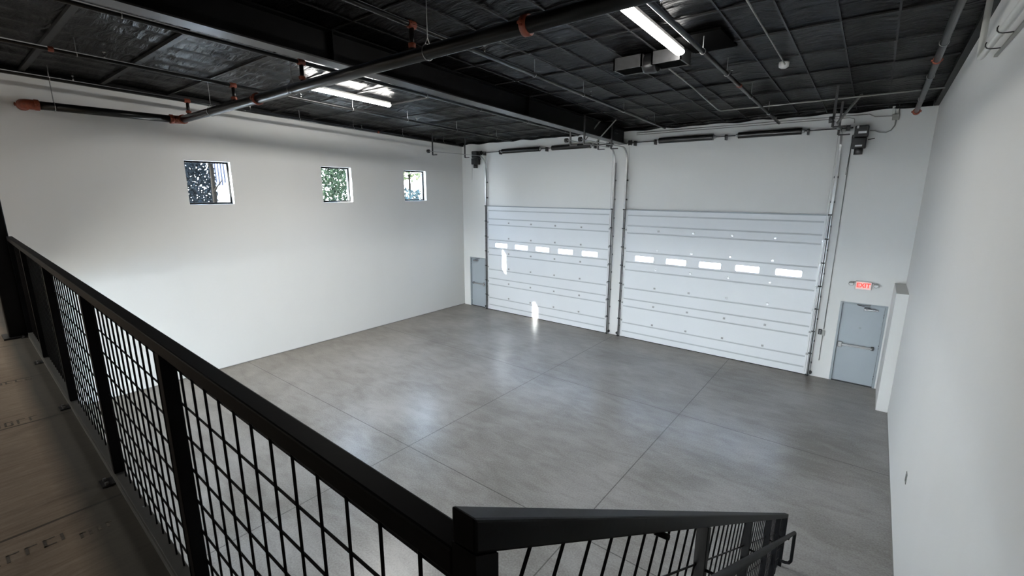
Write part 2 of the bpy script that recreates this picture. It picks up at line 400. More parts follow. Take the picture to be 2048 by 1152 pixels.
# dark ledger angles where roof meets walls
struct(MB().hexa([(XL, YF, zc(YF)-0.11), (XL+0.10, YF, zc(YF)-0.11), (XL+0.10, YB, zc(YB)-0.11), (XL, YB, zc(YB)-0.11),
                  (XL, YF, zc(YF)+0.1), (XL+0.10, YF, zc(YF)+0.1), (XL+0.10, YB, zc(YB)+0.1), (XL, YB, zc(YB)+0.1)]).build('trim_2', M['beam']))
struct(MB().hexa([(XR-0.09, YF, zc(YF)-0.05), (XR, YF, zc(YF)-0.05), (XR, YB, zc(YB)-0.05), (XR-0.09, YB, zc(YB)-0.05),
                  (XR-0.09, YF, zc(YF)+0.1), (XR, YF, zc(YF)+0.1), (XR, YB, zc(YB)+0.1), (XR-0.09, YB, zc(YB)+0.1)]).build('trim_3', M['beam']))
# drooping insulation edge along the back wall
mb = MB(); k0 = None; N = 180
for i in range(N+1):
    x = XL+0.1+(XR-XL-0.2)*i/N
    dz = 0.035+0.028*abs(math.sin(x*2.3))+0.012*math.sin(x*7.1)
    mb.v += [(x, YB-0.03, zc(YB)+0.06), (x, YB-0.05-0.02*math.sin(x*5), zc(YB)-dz)]
for i in range(N): mb.face([2*i, 2*i+1, 2*i+3, 2*i+2], True)
for i in range(N+1):
    x = mb.v[2*i][0]; mb.v += [(x, YB-0.004, zc(YB)+0.06), (x, YB-0.004, mb.v[2*i+1][2])]
B0 = 2*(N+1)
for i in range(N):
    mb.face([B0+2*i, B0+2*i+2, B0+2*i+3, B0+2*i+1]); mb.face([2*i+1, B0+2*i+1, B0+2*i+3, 2*i+3])
mb.build('insulation_skirt', M['insul'], ceiling)

# thin dark joint strips at the foot of the side walls
struct(MB().box((XL, YF, 0), (XL+0.008, YB, 0.022)).build('trim_4', M['conduit']))
struct(MB().box((XR-0.008, YF, 0), (XR, YB-1.5, 0.015)).build('trim_5', M['conduit']))

# ------------------------------------------------------------------ steel beam
bm_t = thing('steel_beam', (-6.75, YB, 6.47), 'deep black steel I-beam running the length of the ceiling to the pier between the garage doors', 'beam')
def sl(y, off): return 6.47 + 0.036*(YB-y) + off
def slab(xa, xb, ya, yb_, o0, o1):
    return [(xa, ya, sl(ya, o0)), (xb, ya, sl(ya, o0)), (xb, yb_, sl(yb_, o0)), (xa, yb_, sl(yb_, o0)), (xa, ya, sl(ya, o1)), (xb, ya, sl(ya, o1)), (xb, yb_, sl(yb_, o1)), (xa, yb_, sl(yb_, o1))]
MB().hexa(slab(-6.89, -6.61, YF+0.02, YB-0.005, 0, 0.022)).build('bottom_flange', M['black'], bm_t)
MB().hexa(slab(-6.76, -6.74, YF+0.02, YB-0.005, 0.022, 0.43)).build('web', M['beam'], bm_t)
MB().hexa(slab(-6.89, -6.61, YF+0.02, YB-0.005, 0.43, 0.452)).build('top_flange', M['beam'], bm_t)
for y in (13.4, 9.05, 4.12):
    mb = MB(); mb.box((-6.88, y-0.008, sl(y, 0.022)), (-6.62, y+0.008, sl(y, 0.43))); mb.build('stiffener_plate', M['beam'], bm_t)
mb = MB()
for i in range(3):
    for j in range(2): mb.tube([(-6.742, 13.75+0.09*i, sl(13.8, 0.28+0.09*j)), (-6.72, 13.75+0.09*i, sl(13.8, 0.28+0.09*j))], 0.014, 6)
mb.build('bolt_group', M['strap'], bm_t)

# ------------------------------------------------------------------ windows on the left wall
for i, (a, b_, c, d) in enumerate(WIN):
    wn = thing('window_%d' % (i+1), (XL-0.16, (a+b_)/2, c),
               'small square window with a black frame, %s on the left wall' % ('the one nearest the balcony railing', 'the middle one of three', 'the one nearest the back corner')[i], 'window', None, 'structure')
    x = XL-0.16; fr = 0.048
    mb = MB()
    mb.box((x-0.03, a, c), (x+0.02, b_, c+fr)).box((x-0.03, a, d-fr), (x+0.02, b_, d)).box((x-0.03, a, c+fr), (x+0.02, a+fr, d-fr)).box((x-0.03, b_-fr, c+fr), (x+0.02, b_, d-fr))
    mb.build('window_frame', M['beam'], wn)
    MB().box((x-0.008, a+fr, c+fr), (x-0.002, b_-fr, d-fr)).build('window_pane', M['glass'], wn)

wn = thing('window_4', (-7.0, YF-0.1, 0.1), 'wide shopfront glazing in the front wall under the balcony', 'window', None, 'structure')
mb = MB(); a, b_, c, d = SHOP
mb.box((a, YF-0.14, c), (b_, YF-0.06, c+0.06)).box((a, YF-0.14, d-0.06), (b_, YF-0.06, d))
for k in range(9):
    x = a+(b_-a-0.06)*k/8; mb.box((x, YF-0.14, c+0.06), (x+0.06, YF-0.06, d-0.06))
mb.build('window_frame', M['black'], wn)
MB().box((a, YF-0.104, c+0.05), (b_, YF-0.098, d-0.05)).build('window_pane', M['glass'], wn)

# ------------------------------------------------------------------ personnel doors
def man_door(n_, md, hinge, label):
    x0_, x1_, hh = md; y = YB+0.06
    t_ = thing('door_%d' % n_, ((x0_+x1_)/2, y, 0), label, 'door', None, 'structure')
    f_ = 0.05
    MB().box((x0_, YB-0.004, 0), (x0_+f_, YB+0.16, hh)).box((x1_-f_, YB-0.004, 0), (x1_, YB+0.16, hh)).box((x0_+f_, YB-0.004, hh-f_), (x1_-f_, YB+0.16, hh)).build('door_frame', M['frame_grey'], t_, bevel=0.003)
    leaf = MB().box((x0_, YB+0.16, 0), (x1_, YB+0.18, hh)).build('outer_panel', M['frame_grey'], t_)
    leaf = MB().box((x0_+f_+0.003, y, 0.012), (x1_-f_-0.003, y+0.045, hh-f_-0.004)).build('door_leaf', M['door_grey'], t_, bevel=0.003)
    MB().box((x0_, YB, 0), (x1_, YB+0.2, 0.012)).build('threshold', M['dark_metal'], t_)
    s_ = 1 if hinge == 'r' else -1            # hinge side
    lx = (x0_+f_+0.07) if s_ > 0 else (x1_-f_-0.07)
    hx = (x1_-f_-0.12) if s_ > 0 else (x0_+f_+0.12)
    bar = MB().bar((lx, y-0.055, 1.03), (hx, y-0.055, 1.03), 0.05, 0.06).build('panic_bar', M['chrome'], t_, bevel=0.006)
    MB().box((lx-0.05, y-0.085, 0.95), (lx+0.05, y, 1.11)).build('latch_housing', M['chrome'], t_, bevel=0.02)
    MB().box((hx-0.03, y-0.075, 0.985), (hx+0.03, y, 1.075)).build('end_bracket', M['plastic'], t_, bevel=0.01)
    c0 = hx-0.30*s_
    MB().box((min(c0, hx), y-0.07, hh-f_-0.13), (max(c0, hx), y, hh-f_-0.07)).build('door_closer', M['chrome'], t_, bevel=0.018)
    mb = MB(); mb.bar(((c0+hx)/2, y-0.085, hh-f_-0.06), ((c0+hx)/2-0.30*s_, y-0.12, hh-0.035), 0.03, 0.012); mb.bar(((c0+hx)/2-0.30*s_, y-0.12, hh-0.035), ((c0+hx)/2-0.02*s_, y-0.07, hh-0.03), 0.025, 0.012)
    mb.build('closer_arm', M['dark_metal'], t_)
    for z in (0.25, 1.08, 1.9):
        xx = x1_-f_ if s_ > 0 else x0_+f_
        MB().tube([(xx, y-0.008, z-0.055), (xx, y-0.008, z+0.055)], 0.009, 8).build('hinge', M['chrome'], t_)
    if n_ == 2: MB().tube([((x0_+x1_)/2, y-0.004, 1.52), ((x0_+x1_)/2, y, 1.52)], 0.03, 16).build('viewer_plate', M['frame_grey'], t_)
man_door(1, MD1, 'l', 'grey steel exit door in the far left corner beside the left garage door')
man_door(2, MD2, 'r', 'grey steel exit door with a panic bar under the red exit sign')

# ------------------------------------------------------------------ sectional garage doors
GROOVE = [0.229, 0.535, 1.123, 1.388, 1.762, 2.389, 2.661, 3.016, 3.634, 3.874, 4.212]
JOINT = [0.623*k for k in range(8)]
def garage_door(n_, D, wins, label):
    x0_, x1_ = D; yf = YB-0.055
    t_ = thing('door_%d' % n_, ((x0_+x1_)/2, yf, 0), label, 'garage door', None, 'structure')
    for k in range(7):
        za, zb = JOINT[k] + (0.02 if k == 0 else 0), min(JOINT[k+1], DT)
        cuts = [za] + [g_ for g_ in GROOVE if za+0.02 < g_ < zb-0.02] + [zb]
        holes = []
        if k == 4: holes = [(wx-0.315, wx+0.315, 2.705, 2.885) for wx in wins]
        mb = wall_boxes('y', yf, 0.045, x0_, x1_, za, zb, holes)
        sec = mb.build('door_section', M['door_skin'], t_)
        for g_ in cuts[1:-1]:
            q = MB(); k_ = len(q.v)      # pressed rib: shallow V step standing out of the skin
            q.v += [(x0_+0.05, yf-0.001, g_-0.03), (x1_-0.05, yf-0.001, g_-0.03), (x1_-0.05, yf-0.006, g_), (x0_+0.05, yf-0.006, g_), (x1_-0.05, yf, g_+0.012), (x0_+0.05, yf, g_+0.012)]
            q.face([0, 1, 2, 3]); q.face([3, 2, 4, 5]); q.face([0, 3, 5]); q.face([1, 4, 2])
            q.build('pressed_rib', M['door_groove'], sec)
            q.v = []; 
        # end stiles
        for xa in (x0_+0.002, x1_-0.082):
            MB().box((xa, yf-0.006, za), (xa+0.08, yf, zb)).build('end_stile', M['stile'], sec)
        # hinges at the joint above
        if k < 6:
            z = JOINT[k+1]
            for i in range(6):
                hx = x0_+0.045 + (x1_-x0_-0.09)*i/5
                MB().box((hx-0.03, yf-0.014, z-0.04), (hx+0.03, yf-0.001, z+0.018)).tube([(hx-0.028, yf-0.012, z), (hx+0.028, yf-0.012, z)], 0.007, 6).build('hinge', M['grey_metal'], t_)
        if k == 4:
            for (a, b_, c, d) in holes:
                mb = MB(); w_ = 0.02
                mb.box((a-w_, yf-0.008, c-w_), (b_+w_, yf, c+0.004)).box((a-w_, yf-0.008, d-0.004), (b_+w_, yf, d+w_)).box((a-w_, yf-0.008, c), (a+0.004, yf, d)).box((b_-0.004, yf-0.008, c), (b_+w_, yf, d))
                # rounded inner corners
                for cx, cz, s1, s2 in ((a, c, 1, 1), (b_, c, -1, 1), (a, d, 1, -1), (b_, d, -1, -1)):
                    q = len(mb.v); mb.v += [(cx, yf-0.004, cz), (cx+0.035*s1, yf-0.004, cz), (cx+0.012*s1, yf-0.004, cz+0.012*s2), (cx, yf-0.004, cz+0.035*s2)]; mb.face([q, q+1, q+2, q+3])
                fr_ = mb.build('lite_frame', M['stile'], sec)
                MB().box((a, yf+0.02, c), (b_, yf+0.026, d)).build('lite_pane', M['acrylic'], sec)
    MB().box((x0_, yf-0.002, 0.0), (x1_, yf+0.05, 0.022)).build('bottom_seal', M['rubber'], t_)
    MB().box((x0_-0.01, yf-0.012, DT), (x1_+0.01, YB+0.002, DT+0.03)).build('head_trim', M['frame_grey'], t_)
    # tracks: floor to header, curving into short horizontal runs
    for s_, tx in ((-1, x0_-0.035), (1, x1_+0.035)):
        R = 0.38; zt = 6.36; yv = yf-0.045
        path = [(tx, yv, 0.02), (tx, yv, zt-R)]
        for i in range(1, 9):
            a_ = PI/2*i/8; path.append((tx, yv-R+R*math.cos(a_), zt-R+R*math.sin(a_)))
        path.append((tx, 11.3, zt))
        mb = MB()
        for p, q in zip(path, path[1:]):
            vert = abs(p[2]-q[2]) > abs(p[1]-q[1])
            mb.bar(p, q, 0.05, 0.018, (0, 1, 0) if vert else (0, 0, 1))
        mb.build('track', M['grey_metal'], t_)
        MB().box((tx-0.014, yv-0.016, 0.0), (tx+0.014, yv-0.009, DT)).box((tx-0.03*s_-0.006, yf-0.02, 0.0), (tx-0.03*s_+0.006, YB-0.001, DT)).build('edge_seal', M['rubber'], t_)
        MB().box((tx+(0.03 if s_ > 0 else -0.034), YB-0.10, 0.0), (tx+(0.034 if s_ > 0 else -0.03), YB-0.001, 5.9)).build('track_angle', M['grey_metal'], t_)
        mb = MB(); nb = 9
        for i in range(nb):
            z = 0.35+i*0.62; mb.box((tx-0.05, YB-0.03, z), (tx+0.05, YB-0.001, z+0.05))
        mb.build('track_bracket', M['dark_metal'], t_)
        mb = MB()
        for z in [JOINT[k] for k in range(0, 8)]: mb.tube([(tx-0.05, yv, z+0.03), (tx+0.03, yv, z+0.03)], 0.022, 8)
        mb.build('roller', M['plastic'], t_)
        MB().tube([(tx+0.05*s_, YB-0.10, 0.11), (tx+0.05*s_, YB-0.04, 0.11)], 0.045, 14).build('bottom_bumper', M['rubber'], t_)
        # lift cable
        MB().tube([(tx-0.075*s_, yf-0.02, 0.1), (tx-0.075*s_, yf-0.05, 6.40)], 0.004, 5).build('lift_cable', M['grey_metal'], t_)
        # hangers at the horizontal run
        for y in (11.5, 13.15):
            mb = MB(); mb.bar((tx, y, zt-0.02), (tx, y, zc(y)-0.01), 0.045, 0.03, (0, 1, 0)); mb.bar((tx, y, zt-0.12), (tx, y, zt), 0.045, 0.03, (0, 1, 0)); mb.bar((tx, y, zt-0.12), (tx+0.22, y, zt-0.12), 0.03, 0.03)
            mb.build('track_hanger', M['dark_metal'], t_)
        if not (n_ == 3 and s_ < 0):
            mb = MB(); mb.bar((tx, 12.2, zt), (tx+0.42 if s_ < 0 else tx+0.35, 12.55, zc(12.5)-0.01), 0.05, 0.03); mb.build('diagonal_brace', M['conduit'], t_)
        MB().tube([(tx-0.06, 11.32, zt), (tx+0.02, 11.32, zt)], 0.06, 12).build('end_bumper', M['rubber'], t_)
    return t_
garage_door(3, D1, [-11.88, -10.85, -9.84, -8.81, -7.80], 'white sectional garage door with five small lites, the left one with sunlight on it')
garage_door(4, D2, [-5.78, -4.74, -3.72, -2.69, -1.66], 'white sectional garage door with five small lites, the right one beside the exit sign')

# ------------------------------------------------------------------ torsion shafts and openers
def torsion(x0_, x1_, springs, label):
    y, z = YB-0.14, 6.50
    t_ = thing('torsion_spring_assembly', ((x0_+x1_)/2, y, z), label, 'spring', 'torsion spring assemblies over the garage doors')
    MB().tube([(x0_, y, z), (x1_, y, z)], 0.014, 8).build('shaft', M['dark_metal'], t_)
    for a, b_ in springs:
        mb = MB(); N_ = int((b_-a)/0.03)
        pts = []; r = []
        for i in range(N_*2+1):
            pts.append((a+(b_-a)*i/(N_*2), y, z)); r.append(0.088 if i % 2 == 0 else 0.078)
        mb.tube(pts, r, 14); sp_ = mb.build('spring', M['spring'], t_)
        for xx, d in ((a, -1), (b_, 1)):
            MB().tube([(xx+0.005*d, y, z), (xx+0.07*d, y, z)], [0.06, 0.035], 12).build('spring_cone', M['grey_metal'], t_)
    mids = [x0_+0.25] + [(springs[0][1]+springs[1][0])/2] + [x1_-0.25] + [springs[0][0]-0.14, springs[1][1]+0.14]
    for xx in mids:
        MB().box((xx-0.02, y-0.02, z-0.10), (xx+0.02, YB-0.001, z+0.05)).tube([(xx-0.025, y, z), (xx+0.025, y, z)], 0.04, 10).build('bearing_plate', M['dark_metal'], t_)
    for xx in (x0_+0.10, x1_-0.10):
        MB().tube([(xx-0.04, y, z), (xx-0.035, y, z), (xx+0.035, y, z), (xx+0.04, y, z)], [0.085, 0.07, 0.07, 0.085], 14).build('cable_drum', M['dark_metal'], t_)
torsion(-12.98, -7.02, [(-11.75, -9.97), (-9.42, -7.87)], 'black torsion spring pair above the left garage door')
torsion(-6.55, -0.69, [(-5.50, -3.92), (-3.26, -1.76)], 'black torsion spring pair above the right garage door')

def opener(x, z, label, side):
    y = YB-0.16
    t_ = thing('door_opener', (x, y, z), label, 'garage door opener', 'jackshaft openers')
    MB().box((x-0.15, y-0.13, z-0.02), (x+0.13, y+0.14, z+0.25)).build('gear_housing', M['plastic'], t_, bevel=0.03)
    MB().box((x-0.17, y-0.12, z-0.28), (x+0.11, y+0.14, z-0.03)).build('motor_box', M['plastic'], t_, bevel=0.02)
    MB().tube([(x-0.02, y-0.02, z-0.42), (x-0.02, y-0.02, z-0.27)], 0.09, 16).build('motor', M['plastic'], t_)
    MB().ring((x+0.17*side, y-0.02, z-0.05), (1, 0, 0), 0.09, 0.012).build('chain_wheel', M['dark_metal'], t_)
    if side < 0:
        MB().box((x-0.07, y-0.133, z+0.06), (x+0.09, y-0.130, z+0.11)).build('label_plate', M['label'], t_)
        MB().box((x-0.10, y-0.123, z-0.24), (x+0.04, y-0.120, z-0.20)).build('label_plate', M['label'], t_)
        MB().box((x-0.11, y-0.133, z+0.18), (x-0.07, y-0.130, z+0.24)).build('label_plate', M['label'], t_)
    MB().bar((x+0.13, y, z-0.08), (x+0.26, y, z-0.06), 0.02, 0.02).build('release_lever', M['dark_metal'], t_)
    mb = MB(); mb.tube([(x-0.17, y-0.05, z-0.05), (x-0.19, y-0.05, z-0.6), (x-0.2, y-0.05, z-0.9)], 0.005, 5).build('chain', M['dark_metal'], t_)
opener(-0.50, 6.28, 'black jackshaft door opener with white labels beside the right garage door', -1)
opener(-13.12, 6.33, 'black jackshaft door opener high above the small corner door on the left', 1)

# pull ropes / tie-down brackets between the doors: floor-side fittings are door parts

# ------------------------------------------------------------------ strip lights
def strip_light(x, y0_, y1_, label, lens='led'):
    ym = (y0_+y1_)/2; t_ = thing('strip_light', (x, ym, zc(ym)-0.16), label, 'ceiling light', 'LED strip lights under the ceiling')
    a = zc(y0_)-0.05; b_ = zc(y1_)-0.05
    MB().hexa([(x-0.06, y0_, a-0.045), (x+0.06, y0_, a-0.045), (x+0.06, y1_, b_-0.045), (x-0.06, y1_, b_-0.045), (x-0.055, y0_, a), (x+0.055, y0_, a), (x+0.055, y1_, b_), (x-0.055, y1_, b_)]).build('light_housing', M['white_metal'], t_)
    mb = MB(); ys = [y0_+0.01, y1_-0.01]; prof = [(-0.062, -0.045), (-0.072, -0.07), (-0.055, -0.095), (-0.02, -0.105), (0.02, -0.105), (0.055, -0.095), (0.072, -0.07), (0.062, -0.045)]
    for yy in ys:
        for px, pz in prof: mb.v.append((x+px, yy, zc(yy)-0.05+pz))
    n_ = len(prof)
    for i in range(n_-1): mb.face([i, i+1, n_+i+1, n_+i], True)
    mb.face(list(range(n_))[::-1]); mb.face([n_+i for i in range(n_)])
    mb.build('lens', M[lens], t_)
    for yy in (y0_+0.25, y1_-0.25):
        MB().tube([(x, yy, zc(yy)-0.05), (x, yy, zc(yy)+0.01)], 0.006, 6).build('hanger_rod', M['grey_metal'], t_)
strip_light(-9.78, 5.42, 7.50, 'glowing LED strip light on the left half of the ceiling beyond the big pipe')
strip_light(-2.66, 5.42, 7.52, 'glowing LED strip light on the right half of the ceiling beside the duct', 'led_low')
EXTRA = [(-9.4, -5.2, -3.1)]
for k, (x, a, b_) in enumerate(EXTRA):
    strip_light(x, a, b_, 'LED strip light over the balcony floor behind the railing')

# ------------------------------------------------------------------ sprinkler piping
YM, ZM = 4.20, 6.665
sp = thing('sprinkler_main', (-8, YM, ZM), 'thick black sprinkler main crossing the room under the ceiling with orange couplings', 'pipe')
el = [(-13.55 - 0.10*math.sin(a_), YM-0.10+0.10*math.cos(a_), ZM) for a_ in [PI/2*i/6 for i in range(7)]]
MB().tube([(XR-0.02, YM, ZM), (-13.40, YM, ZM)], 0.084, 24).build('pipe_run', M['pipe'], sp)
MB().tube([(-13.65, YM-0.15, ZM), (-13.65, 1.70, ZM)], 0.084, 24).build('pipe_run', M['pipe'], sp)
def coupling(c, axis, r=0.084, w_=0.055, parent=sp, name='coupling'):
    c = Vector(c); ax = Vector(axis)
    mb = MB(); mb.tube([c-ax*w_, c-ax*w_*0.8, c+ax*w_*0.8, c+ax*w_], [r*1.12, r*1.28, r*1.28, r*1.12], 18)
    u = ax.cross(Vector((0, 0, 1))); u = u.normalized() if u.length > 0.1 else Vector((0, 1, 0))
    for s_ in (-1, 1):
        p = c+u*s_*r*1.42; mb.bar(p-ax*w_*0.7, p+ax*w_*0.7, r*0.35, r*0.3)
        mb.tube([p+Vector((0, 0, -r*0.4)), p+Vector((0, 0, r*0.45))], r*0.12, 6)
    return mb.build(name, M['orange'], parent)
MB().tube([(-13.50, YM, ZM)] + el + [(-13.65, YM-0.15, ZM)], 0.095, 18).build('elbow', M['orange'], sp)
coupling((-13.47, YM, ZM), (1, 0, 0), w_=0.04); coupling((-13.65, YM-0.19, ZM), (0, 1, 0), w_=0.04)
el2 = [(-13.74+0.09*math.cos(a_), 1.64-0.09*math.sin(a_), ZM) for a_ in [PI/2*i/6 for i in range(7)]]
MB().tube([(-13.65, 1.70, ZM)] + el2 + [(-13.82, 1.55, ZM)], 0.097, 18).build('elbow', M['orange'], sp)
coupling((-13.65, 1.72, ZM), (0, 1, 0), w_=0.04); coupling((-13.83, 1.55, ZM), (1, 0, 0), w_=0.04)
MB().tube([(-13.85, 1.55, ZM), (XL+0.005, 1.55, ZM)], 0.084, 18).build('pipe_run', M['pipe'], sp)
for x in (-9.43, -3.12): coupling((x, YM, ZM), (1, 0, 0), w_=0.04)
BR = [-13.05, -10.45, -7.74, -4.95, -2.24, 0.42]
BZ = lambda y: zc(y)-0.24
for x in BR:
    if x > 0: continue
    MB().tube([(x, YM, ZM+0.07), (x, YM, BZ(YM)-0.03)], 0.034, 12).build('riser', M['pipe'], sp)
    coupling((x, YM, ZM+0.13), (0, 0, 1), r=0.036, w_=0.03, name='riser_coupling')
for x, off in ((-4.66, 0), (-8.1, 0), (-11.7, 0)):
    mb = MB(); mb.tube([(x, YM, ZM+0.17), (x, YM, zc(YM))], 0.006, 6)
    mb.ring((x, YM, ZM-0.0), (1, 0, 0), 0.095, 0.006, 24, 5); mb.bar((x, YM-0.045, ZM+0.08), (x, YM, ZM+0.17), 0.012, 0.004); mb.bar((x, YM+0.045, ZM+0.08), (x, YM, ZM+0.17), 0.012, 0.004)
    mb.build('ring_hanger', M['grey_metal'], sp)
mb = MB(); mb.tube([(-13.65, 1.98, ZM+0.1), (-13.65, 1.98, zc(2))], 0.008, 6).ring((-13.65, 1.98, ZM), (0, 1, 0), 0.095, 0.007, 24, 5); mb.build('ring_hanger', M['grey_metal'], sp)

names = ['running close along the left wall', 'passing just left of the left strip light', 'running along the left side of the steel beam', 'between the steel beam and the right strip light', 'passing beside the right strip light', 'running close to the right wall']
for bi, x in enumerate(BR):
    r = 0.034 if bi < 5 else 0.045
    ye = 13.2 if bi < 4 else 13.9; ys = -4.0
    t_ = thing('sprinkler_branch_pipe', (x, ys, BZ(ys)), 'thin black sprinkler branch pipe ' + names[bi], 'pipe', 'sprinkler branch pipes')
    MB().tube([(x, ys, BZ(ys)), (x, ye, BZ(ye))], r, 14).build('pipe_run', M['pipe'], t_)
    if bi < 5: coupling((x, YM, BZ(YM)), (0, 1, 0), r=r*1.15, w_=0.06, parent=t_, name='tee_coupling')
    for y in ((9.5,) if bi in (0, 4, 5) else (1.6,) if bi == 1 else ()):
        coupling((x, y, BZ(y)), (0, 1, 0), r=r*0.95, w_=0.035, parent=t_)
    if bi == 5: coupling((x, ye-0.1, BZ(ye)), (0, 1, 0), r=r*1.2, w_=0.06, parent=t_)
    for y in (1.9, 6.9, 8.6, 10.5, 12.4):
        if bi == 4 and y == 6.9: y = 7.25
        mb = MB(); mb.tube([(x, y, BZ(y)+r), (x, y, zc(y)+0.01)], 0.006, 6).ring((x, y, BZ(y)), (0, 1, 0), r+0.005, 0.005, 14, 4)
        mb.build('ring_hanger', M['grey_metal'], t_)
    for y in (2.25, 5.6, 8.9, 12.0):
        z = BZ(y); mb = MB(); mb.tube([(x, y, z+r*0.6), (x, y, z+r+0.05)], 0.012, 8).tube([(x, y, z+r+0.05), (x, y, z+r+0.08)], 0.008, 6).tube([(x, y, z+r+0.085), (x, y, z+r+0.09)], 0.022, 10)
        mb.build('sprinkler_head', M['chrome'], t_)

# ------------------------------------------------------------------ conduits and ceiling devices
def pipe_thing(name, pts, r, mk, label, cat='conduit', clips=()):
    t_ = thing(name, pts[0], label, cat)
    MB().tube(pts, r, 10).build('tube', M[mk], t_)
    for c in clips: MB().ring(c, (0, 1, 0) if True else (1, 0, 0), r+0.006, 0.006, 12, 4).build('clip', M['grey_metal'], t_)
    return t_
pipe_thing('electrical_conduit', [(-3.10, 8.05, zc(8)-0.10), (-3.12, 9.5, zc(9.5)-0.12), (-3.13, 11.5, zc(11.5)-0.22), (-3.08, 11.60, zc(11.6)-0.24), (-2.1, 11.60, zc(11.6)-0.24), (0.70, 11.75, zc(11.7)-0.20)], 0.014, 'conduit', 'thin conduit from the duct bending along the ceiling towards the right wall')
t_ = pipe_thing('electrical_conduit', [(-1.46, -2.0, zc(-2)-0.08), (-1.50, 9.22, zc(9.2)-0.06)], 0.011, 'conduit', 'thin straight conduit running to the white smoke detector')
sd = thing('smoke_detector', (-1.53, 9.32, zc(9.3)-0.03), 'small round white smoke detector on the right part of the ceiling', 'smoke detector')
MB().tube([(-1.53, 9.32, zc(9.3)-0.10), (-1.53, 9.32, zc(9.3)-0.075), (-1.53, 9.32, zc(9.3)-0.03), (-1.53, 9.32, zc(9.3)+0.0)], [0.04, 0.075, 0.08, 0.08], 20).build('detector_body', M['white_metal'], sd)
MB().ring((-1.53, 9.32, zc(9.3)-0.088), (0, 0, 1), 0.045, 0.006, 18, 5).build('sensor_ring', M['grey_metal'], sd)
# duct with collar
z7 = zc(7.7)
du = thing('ceiling_duct', (-3.2, 7.75, z7-0.2), 'dark rectangular sheet metal duct with a round collar under the ceiling', 'duct')
def ductbox(xa, xb, ya, yb_, z0_, z1_):
    mb = MB(); w_ = 0.025
    mb.box((xa, ya, z0_), (xb, ya+w_, z1_)).box((xa, yb_-w_, z0_), (xb, yb_, z1_)).box((xa, ya, z0_), (xa+w_, yb_, z1_)).box((xb-w_, ya, z0_), (xb, yb_, z1_))
    MB().box((xa+w_, ya+w_, z0_+0.012), (xb-w_, yb_-w_, z0_+0.02)).build('duct_mouth', M['void'], du)
    return mb
ductbox(-3.80, -3.30, 7.58, 8.02, z7-0.19, z7).build('duct_section', M['duct'], du)
ductbox(-3.14, -2.66, 7.58, 8.02, z7-0.19, z7).build('duct_section', M['duct'], du)
MB().tube([(-3.33, 7.78, z7-0.12), (-3.29, 7.78, z7-0.12), (-3.15, 7.78, z7-0.12), (-3.11, 7.78, z7-0.12)], [0.14, 0.155, 0.155, 0.14], 20).build('collar', M['black'], du)
MB().box((-2.62, 7.10, z7-0.02), (-1.98, 8.05, z7+0.01)).build('hatch_panel', M['void'], du)

# white vent pipe high on the right wall
vp = thing('white_vent_pipe', (0.70, 6.9, 6.45), 'white painted pipe high on the right wall, upright leg and a run on hooks', 'pipe')
mb = MB(); px_ = 0.70
mb.tube([(px_, 7.75, zc(7.7)-0.03), (px_, 7.72, 6.62), (px_, 7.68, 6.50), (px_, 7.58, 6.44), (px_, 7.4, 6.43), (px_, -3.0, 6.43)], 0.030, 14)
mb.build('pipe_run', M['white_pipe'], vp)
MB().box((XR-0.012, -3.0, 6.56), (XR-0.001, 7.3, 6.80)).build('backing_board', M['wall'], vp)
MB().bar((XR-0.02, 7.3, 6.38), (XR-0.02, -3.0, 6.38), 0.03, 0.02).build('wall_strut', M['conduit'], vp)
for y in (6.95, 6.35, 5.0):
    mb = MB(); mb.tube([(XR-0.01, y, 6.385), (0.745, y, 6.385)] + [(0.70-0.042*math.sin(a_), y, 6.43-0.042*math.cos(a_)) for a_ in (0, .6, 1.2, 1.8, 2.2)], 0.006, 6)
    mb.build('hook', M['black'], vp)

# conduits on the back wall, right side
zt = 6.78
t_ = pipe_thing('electrical_conduit', [(-6.3, YB-0.015, 6.80), (-0.72, YB-0.015, 6.80), (-0.66, YB-0.015, 6.80), (-0.42, YB-0.015, 6.80), (-0.30, YB-0.015, 6.73), (0.02, YB-0.015, 6.72)], 0.011, 'conduit', 'upper thin conduit along the back wall above the right garage door')
t_ = pipe_thing('electrical_conduit', [(-6.3, YB-0.014, 6.74), (-0.80, YB-0.014, 6.75), (-0.70, YB-0.014, 6.72), (-0.69, YB-0.014, 6.62)], 0.009, 'conduit', 'lower thin conduit along the back wall above the right garage door')
t_ = pipe_thing('flexible_conduit', [(0.10, YB-0.05, 6.62), (0.09, YB-0.05, 6.50), (0.04, YB-0.06, 6.40), (-0.05, YB-0.07, 6.35), (-0.16, YB-0.08, 6.36), (-0.26, YB-0.09, 6.40), (-0.36, YB-0.11, 6.41)], 0.014, 'conduit', 'grey flexible conduit looping from the junction box to the right door opener')
jb = thing('junction_box', (0.09, YB-0.03, 6.70), 'small junction box with a conduit stub at the top of the back wall', 'electrical box')
MB().box((0.02, YB-0.06, 6.62), (0.15, YB-0.001, 6.75)).build('box', M['conduit'], jb, bevel=0.008)
MB().tube([(0.12, YB-0.03, 6.74), (0.12, YB-0.03, 6.96)], 0.016, 8).build('conduit_stub', M['conduit'], jb)
MB().box((0.0, YB-0.05, 6.75), (0.05, YB-0.001, 6.93)).build('cover_strip', M['white_pipe'], jb)
t_ = pipe_thing('electrical_conduit', [(-0.685, YB-0.013, 6.15), (-0.685, YB-0.013, 1.36)], 0.010, 'conduit', 'vertical conduit down the back wall from the right opener to its control box')
MB().tube([(-0.69, YB-0.013, 1.20), (-0.69, YB-0.013, 0.48)], 0.010, 10).build('tube', M['conduit'], t_)
cb = thing('door_control_box', (-0.76, YB-0.03, 1.28), 'small black wall control beside the right garage door', 'control box')
